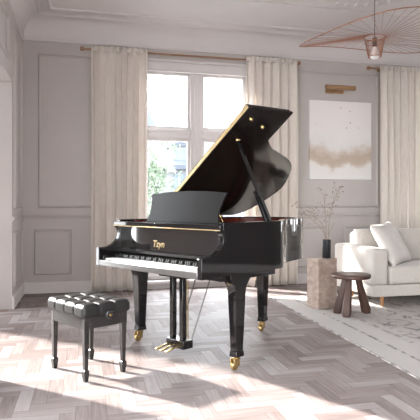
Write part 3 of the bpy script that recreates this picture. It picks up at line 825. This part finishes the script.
# ------------------------------------------------------------------ wooden stool
st = empty('stool', (2.80, 5.14, .0112)); tag(st, 'low dark walnut stool with three thick splayed legs on the rug', 'stool')
bm = bmesh.new(); lathe(bm, [(.17, .392), (.197, .397), (.207, .413), (.205, .432), (.19, .441), (.1, .437)], 48); obj('seat', bm, M['walnut'], st)
for (fx, fy) in ((-.118, .09), (-.115, -.115), (.19, .02)):
    d = Vector((fx, fy, 0)); t = Vector((-fy, fx, 0)).normalized(); rr = d.normalized()
    secs = [(.40, .45, .026, .026), (.30, .58, .03, .03), (.05, .97, .042, .04), (.0, 1.0, .036, .034)]
    bm = bmesh.new(); rings = []
    for z, k, a, b in secs:
        rings.append([bm.verts.new(d * k + rr * (i * a) + t * (j * b) + Vector((0, 0, z))) for i, j in ((-1, -1), (1, -1), (1, 1), (-1, 1))])
    for p, q in zip(rings, rings[1:]):
        for i in range(4): bm.faces.new((p[i], p[(i + 1) % 4], q[(i + 1) % 4], q[i]))
    bm.faces.new(rings[0]); bm.faces.new(rings[-1]); obj('leg', bm, M['walnut'], st, bevel=.008, seg=3, angle=30)

# ------------------------------------------------------------------ sofa and cushion
SZ = .0112
sofa = empty('sofa', (3.17, 5.35, SZ)); tag(sofa, 'cream upholstered sofa with block arm and wooden legs on the rug', 'sofa')
SW = 2.3
obj('base', B(.02, SW - .02, .01, .92, .125, .262), M['sofa'], sofa, bevel=.02, seg=4)
obj('arm', B(0, .222, 0, .93, .258, .682), M['sofa'], sofa, bevel=.042, seg=5)
obj('arm', B(SW - .222, SW, 0, .93, .258, .682), M['sofa'], sofa, bevel=.042, seg=5)
obj('backrest', B(.215, SW - .215, .76, .925, .258, .83), M['sofa'], sofa, bevel=.04, seg=5)
mid = SW / 2
def cushy(x0, x1, y0, y1, z0, z1, crown):
    bm = bmesh.new(); box(bm, x0, x1, y0, y1, z0, z1)
    bmesh.ops.subdivide_edges(bm, edges=bm.edges[:], cuts=7, use_grid_fill=True)
    cx, cy, cz = (x0 + x1) / 2, (y0 + y1) / 2, (z0 + z1) / 2
    for v in bm.verts:
        u = 2 * (v.co.x - cx) / (x1 - x0); w = 2 * (v.co.y - cy) / (y1 - y0); s = 2 * (v.co.z - cz) / (z1 - z0)
        v.co.z += s * crown[2] * (1 - u * u) * (1 - w * w); v.co.y += w * crown[1] * (1 - u * u) * (1 - s * s); v.co.x += u * crown[0] * (1 - w * w) * (1 - s * s)
    return bm
for x0, x1 in ((.228, mid - .003), (mid + .003, SW - .228)):
    obj('seat_cushion', cushy(x0, x1, -.015, .755, .272, .468, (.002, .012, .02)), M['sofa'], sofa, bevel=.035, seg=4, angle=60)
    obj('back_cushion', cushy(x0 - (.02 if x0 < 1 else 0), x1 + (.02 if x0 > 1 else 0), .63, .81, .47, .868, (.004, .03, .012)), M['sofa'], sofa, bevel=.04, seg=4, angle=60)
for (x, y) in ((.205, .12), (.205, .82), (SW - .2, .12), (SW - .2, .82), (mid, .12)):
    bm = bmesh.new(); lathe(bm, [(.012, 0), (.014, .01), (.024, .128)], 16, (x, y, 0)); obj('leg', bm, M['oakleg'], sofa)

def pillow():
    S = .285; n = 22; bm = bmesh.new(); rows = {}
    for side in (1, -1):
        for i in range(n + 1):
            for j in range(n + 1):
                u, v = -1 + 2 * i / n, -1 + 2 * j / n
                if side == -1 and (i in (0, n) or j in (0, n)): rows[(side, i, j)] = rows[(1, i, j)]; continue
                pinch = 1 - .07 * (1 - abs(u) ** 2) * abs(v) ** 6 if False else 1
                x = S * u * (1 - .075 * (1 - v * v)); y = S * v * (1 - .075 * (1 - u * u))
                z = side * .085 * ((1 - u ** 4) * (1 - v ** 4)) ** .62
                z += .006 * math.sin(7 * u + 3 * v) * (1 - u * u) * (1 - v * v)
                rows[(side, i, j)] = bm.verts.new((x, y, z))
    for side in (1, -1):
        for i in range(n):
            for j in range(n):
                q = [rows[(side, i, j)], rows[(side, i + 1, j)], rows[(side, i + 1, j + 1)], rows[(side, i, j + 1)]]
                if len(set(q)) == 4: bm.faces.new(q)
    return bm
e1 = Vector((.443, .305, .03)).normalized(); e2 = Vector((-.233, .177, .48)); e2 = (e2 - e1 * e2.dot(e1)).normalized(); e3 = e1.cross(e2)
pw = obj('cushion', pillow(), M['pillow'], angle=70)
pw.matrix_world = Matrix.Translation((3.605, 5.64, .728)) @ Matrix((e1, e2, e3)).transposed().to_4x4()
tag(pw, 'square off-white cushion leaning in the left corner of the sofa', 'cushion')

# ------------------------------------------------------------------ painting and picture light
pt = empty('painting', (3.835, YB, 2.185)); tag(pt, 'large abstract beige and white canvas painting on the back wall', 'painting')
obj('canvas', B(-.522, .522, -.035, -.001, -.603, .603), M['painting'], pt, bevel=.003)
rnd = random.Random(4)
bm = bmesh.new()
for (x, z) in ((-.0, .50), (.15, .455), (.155, .275), (.10, .195), (-.31, .21), (-.42, .235), (.3, .2), (-.24, -.28), (.26, -.33), (.04, -.25)):
    r = rnd.uniform(.008, .014) if z > .15 and abs(x) < .2 else rnd.uniform(.004, .007)
    lathe(bm, [(r, 0), (r * .8, .002)], 8, (x, -.0352, z), Matrix.Rotation(PI / 2, 3, 'X'), fn=lambda a: 1 + .25 * math.sin(3 * a + x * 40))
tag(obj('gold_flecks', bm, M['goldplate'], pt), kind='stuff')
pcl = empty('picture_light', (3.79, YB, 2.96)); tag(pcl, 'brass picture light mounted on the wall above the painting', 'picture light')
bm = bmesh.new(); tube(bm, [(-.245, -.11, .022), (.245, -.11, .022)], .034, 16); obj('shade', bm, M['lampbrass'], pcl)
bm = bmesh.new(); box(bm, -.20, .10, -.02, 0, -.055, .005); obj('wall_plate', bm, M['lampbrass'], pcl, bevel=.004)
bm = bmesh.new(); tube(bm, [(-.05, -.018, -.03), (-.05, -.07, -.02), (-.05, -.11, .0)], .009, 8); obj('bracket', bm, M['lampbrass'], pcl)

# ------------------------------------------------------------------ pendant lamp and ceiling rose
LX, LY, LZ = 3.18, 5.305, 3.085
pd = empty('pendant_lamp', (LX, LY, LZ)); tag(pd, 'copper wire pendant lamp with a wide wavy brim, hanging above the sofa', 'lamp')
obj('cord', T([(0, 0, -.045), (0, 0, ZC - LZ)], .005, 8), M['cable'], pd)
a0 = math.radians(-13.45)   # lamp's own axes follow its tilt towards the viewer's side
def ring_pt(t):
    r = .84
    z = -.002 + .017 * math.cos(t) + .053 * math.sin(t) - .069 * math.cos(2 * t) - .053 * math.sin(2 * t)
    x, y = r * math.cos(t), r * math.sin(t)
    return Vector((x * math.cos(a0) - y * math.sin(a0), x * math.sin(a0) + y * math.cos(a0), z))
n = 96
bm = bmesh.new(); tube(bm, [ring_pt(2 * PI * k / n) for k in range(n + 1)], .006, 6); obj('brim_ring', bm, M['copper'], pd)
for z, r in ((0, .113), (-.06, .106), (-.22, .072)):
    bm = bmesh.new(); tube(bm, [(r * math.cos(2 * PI * k / 40), r * math.sin(2 * PI * k / 40), z) for k in range(41)], .0045, 6); obj('cage_ring', bm, M['copper'], pd)
NR = 46
for k in range(NR):
    t = 2 * PI * k / NR; e = ring_pt(t); s = t + a0 + .5
    p = Vector((.113 * math.cos(s), .113 * math.sin(s), 0)); q = Vector((.072 * math.cos(s), .072 * math.sin(s), -.22))
    obj('rib', T([e, p, q], .0023, 5), M['copper'], pd)
bm = bmesh.new(); lathe(bm, [(.010, .0), (.026, -.01), (.027, -.10), (.022, -.11)], 20); obj('socket', bm, M['bulbcap'], pd)
bm = bmesh.new(); lathe(bm, [(.02, -.108), (.03, -.13), (.05, -.165), (.055, -.20), (.048, -.228), (.025, -.246), (.006, -.25)], 24); obj('bulb', bm, M['bulb'], pd)
bm = bmesh.new()
lathe(bm, [(.70, ZC + .005), (.74, ZC - .01), (.72, ZC - .028), (.60, ZC - .02), (.5, ZC - .012), (.3, ZC - .01), (.2, ZC - .03), (.05, ZC - .035)], 96, (LX, LY, 0), fn=lambda a: 1 + .012 * math.cos(32 * a))
for k in range(32):
    a = 2 * PI * k / 32
    bmesh.ops.create_icosphere(bm, subdivisions=2, radius=1, matrix=Matrix.Translation((LX + .68 * math.cos(a), LY + .68 * math.sin(a), ZC - .02)) @ Matrix.Rotation(a, 4, 'Z') @ Matrix.Diagonal((.055, .03, .02, 1)))
struct(obj('trim_%d' % ti, bm, M['ceil'], angle=60)); ti += 1

# ------------------------------------------------------------------ outside
gr = struct(obj('ground', B(-60, 60, -60, 80, -7.2, -7.0), M['ground'], flat=True))
hs = empty('house', (3.6, 24.5, -7)); tag(hs, 'pale house with grey slate roof and dormer, seen through the window', 'house')
obj('wall', B(0, 14, 0, 9, 0, 9.95), M['facade'], hs)
bm = bmesh.new(); prism(bm, [(-.35, 9.85), (-.35, 10.05), (1.6, 11.3), (4.5, 11.9), (9.3, 10.05), (9.3, 9.85)], -.3, 14.3, lambda u, v, w: Vector((w, u, v))); obj('roof', bm, M['roof'], hs)
for x in (.82, 4.2):
    bm = bmesh.new(); box(bm, x - .42, x + .42, .1, 2.2, 10.15, 10.98); d = obj('dormer', bm, M['facade'], hs)
    bm = bmesh.new(); prism(bm, [(-.5, 10.98), (.5, 10.98), (.42, 11.08), (0, 11.2), (-.42, 11.08)], 0, 2.3, lambda u, v, w, x=x: Vector((x + u, w, v))); obj('dormer_roof', bm, M['roof'], d)
    obj('dormer_window', B(x - .24, x + .24, .05, .12, 10.28, 10.86), M['shutter'], d)
for x in (.5, 2.3, 4.6, 7.0):
    for z in (8.5, 5.6):
        f = obj('window', B(x, x + .5, -.06, .02, z, z + 1.15), M['shutter'], hs); obj('window_cross', B(x + .235, x + .265, -.08, -.05, z, z + 1.15), M['white'], f)
twr = empty('church_tower', (6.96, 58.6, -7)); tag(twr, 'tiny distant tower with a pointed spire, far beyond the window', 'tower')
obj('shaft', B(-.9, .9, -.9, .9, 0, 16.6), M['roof'], twr)
bm = bmesh.new(); lathe(bm, [(1.1, 16.6), (.05, 18.6)], 8); obj('spire', bm, M['roof'], twr)

def tree(loc, h, crown, label, seed, dens):
    rnd = random.Random(seed)
    t = empty('tree', loc); tag(t, label, 'tree')
    bm = bmesh.new(); tube(bm, [(0, 0, 0), (.1, 0, h * .4), (0, .1, h * .8)], [.2, .13, .04], 8)
    for k in range(14):
        a = rnd.uniform(0, 2 * PI); z = h * rnd.uniform(.4, .78); l = crown * rnd.uniform(.5, .9)
        tube(bm, [(0, 0, z), (l * .5 * math.cos(a), l * .5 * math.sin(a), z + .5), (l * math.cos(a), l * math.sin(a), z + rnd.uniform(.6, 1.2))], [.05, .03, .012], 5)
    obj('trunk', bm, M['bark'], t)
    bm = bmesh.new()
    blobs = [(rnd.gauss(0, crown * .45), rnd.gauss(0, crown * .45), h * rnd.uniform(.48, 1.0), rnd.uniform(.35, .8)) for _ in range(34)]
    for bx_, by_, bz_, br in blobs:
        for _ in range(dens):
            d = Vector((rnd.gauss(0, 1), rnd.gauss(0, 1), rnd.gauss(0, 1))).normalized() * br * rnd.uniform(.5, 1)
            c = Vector((bx_, by_, bz_)) + d; s = rnd.uniform(.05, .10)
            m = Euler((rnd.uniform(0, 6), rnd.uniform(0, 6), rnd.uniform(0, 6))).to_matrix()
            vs = [bm.verts.new(c + m @ Vector(p)) for p in ((-s, 0, 0), (0, -s * .45, .01), (s, 0, 0), (0, s * .45, .01))]
            bm.faces.new(vs)
    obj('foliage', bm, M['leaf'], t, flat=True)
tree((1.95, 17.0, -7), 10.1, .8, 'pale green leafy tree at the left of the lower window pane', 1, 130)

# ------------------------------------------------------------------ light
wd = bpy.data.worlds.new('World'); scene.world = wd; wd.use_nodes = True
nt = wd.node_tree; nt.nodes.clear()
o = nt.nodes.new('ShaderNodeOutputWorld'); bg = nt.nodes.new('ShaderNodeBackground')
tc = nt.nodes.new('ShaderNodeTexCoord'); sp = nt.nodes.new('ShaderNodeSeparateXYZ'); rp = nt.nodes.new('ShaderNodeValToRGB')
rp.color_ramp.elements[0].position = .0; rp.color_ramp.elements[0].color = (.96, .95, .95, 1)
rp.color_ramp.elements[1].position = .7; rp.color_ramp.elements[1].color = (.86, .92, 1.0, 1)
nt.links.new(tc.outputs['Generated'], sp.inputs[0]); nt.links.new(sp.outputs['Z'], rp.inputs[0]); nt.links.new(rp.outputs[0], bg.inputs['Color'])
bg.inputs['Strength'].default_value = 8.0
nt.links.new(bg.outputs[0], o.inputs['Surface'])

sun = bpy.data.lights.new('sun', 'SUN'); sun.energy = 13; sun.angle = math.radians(2.2); sun.color = (1, .95, .89)
so = bpy.data.objects.new('sun', sun); COL.objects.link(so)
el = math.radians(30); hd = Vector((.747, -.664, 0)).normalized()
dirv = Vector((hd.x * math.cos(el), hd.y * math.cos(el), -math.sin(el)))
so.rotation_euler = dirv.to_track_quat('-Z', 'Y').to_euler(); so.location = (-8, 14, 8)

def portal(name, loc, rot, sx, sy):
    l = bpy.data.lights.new(name, 'AREA'); l.shape = 'RECTANGLE'; l.size = sx; l.size_y = sy; l.cycles.is_portal = True
    p = bpy.data.objects.new(name, l); COL.objects.link(p); p.location = loc; p.rotation_euler = rot
for nm, w in (('portal_back', W1), ('portal_back_right', W2)):
    portal(nm, ((w[0] + w[1]) / 2, YB + .35, (w[2] + w[3]) / 2), (-PI / 2, 0, 0), w[1] - w[0], w[3] - w[2])
portal('portal_bay', (BX - .35, (W3[0] + W3[1]) / 2, (W3[2] + W3[3]) / 2), (0, -PI / 2, 0), W3[3] - W3[2], W3[1] - W3[0])
portal('portal_right', (XR + .35, (WX[0] + WX[1]) / 2, (WX[2] + WX[3]) / 2), (0, PI / 2, 0), WX[3] - WX[2], WX[1] - WX[0])
portal('portal_left', (XL - .35, (WL[0] + WL[1]) / 2, (WL[2] + WL[3]) / 2), (0, -PI / 2, 0), WL[3] - WL[2], WL[1] - WL[0])
for k, w in enumerate(WR):
    portal('portal_rear', ((w[0] + w[1]) / 2, YR - .4, (w[2] + w[3]) / 2), (PI / 2, 0, 0), w[1] - w[0], w[3] - w[2])

# ------------------------------------------------------------------ camera
cam = bpy.data.cameras.new('camera'); cam.sensor_width = 36; cam.lens = 522.6 / 420 * 36; cam.shift_y = -(210 - 204.36) / 420
cam.clip_start = .05; cam.clip_end = 300
co = bpy.data.objects.new('camera', cam); COL.objects.link(co); co.location = (0, 0, 1.2); co.rotation_euler = (PI / 2, 0, -.2348)
scene.camera = co
vs = scene.view_settings
scene.display_settings.display_device = 'sRGB'
vs.view_transform = 'Standard'; vs.look = 'None'; vs.exposure = 0.9; vs.gamma = 1.0; vs.use_curve_mapping = False
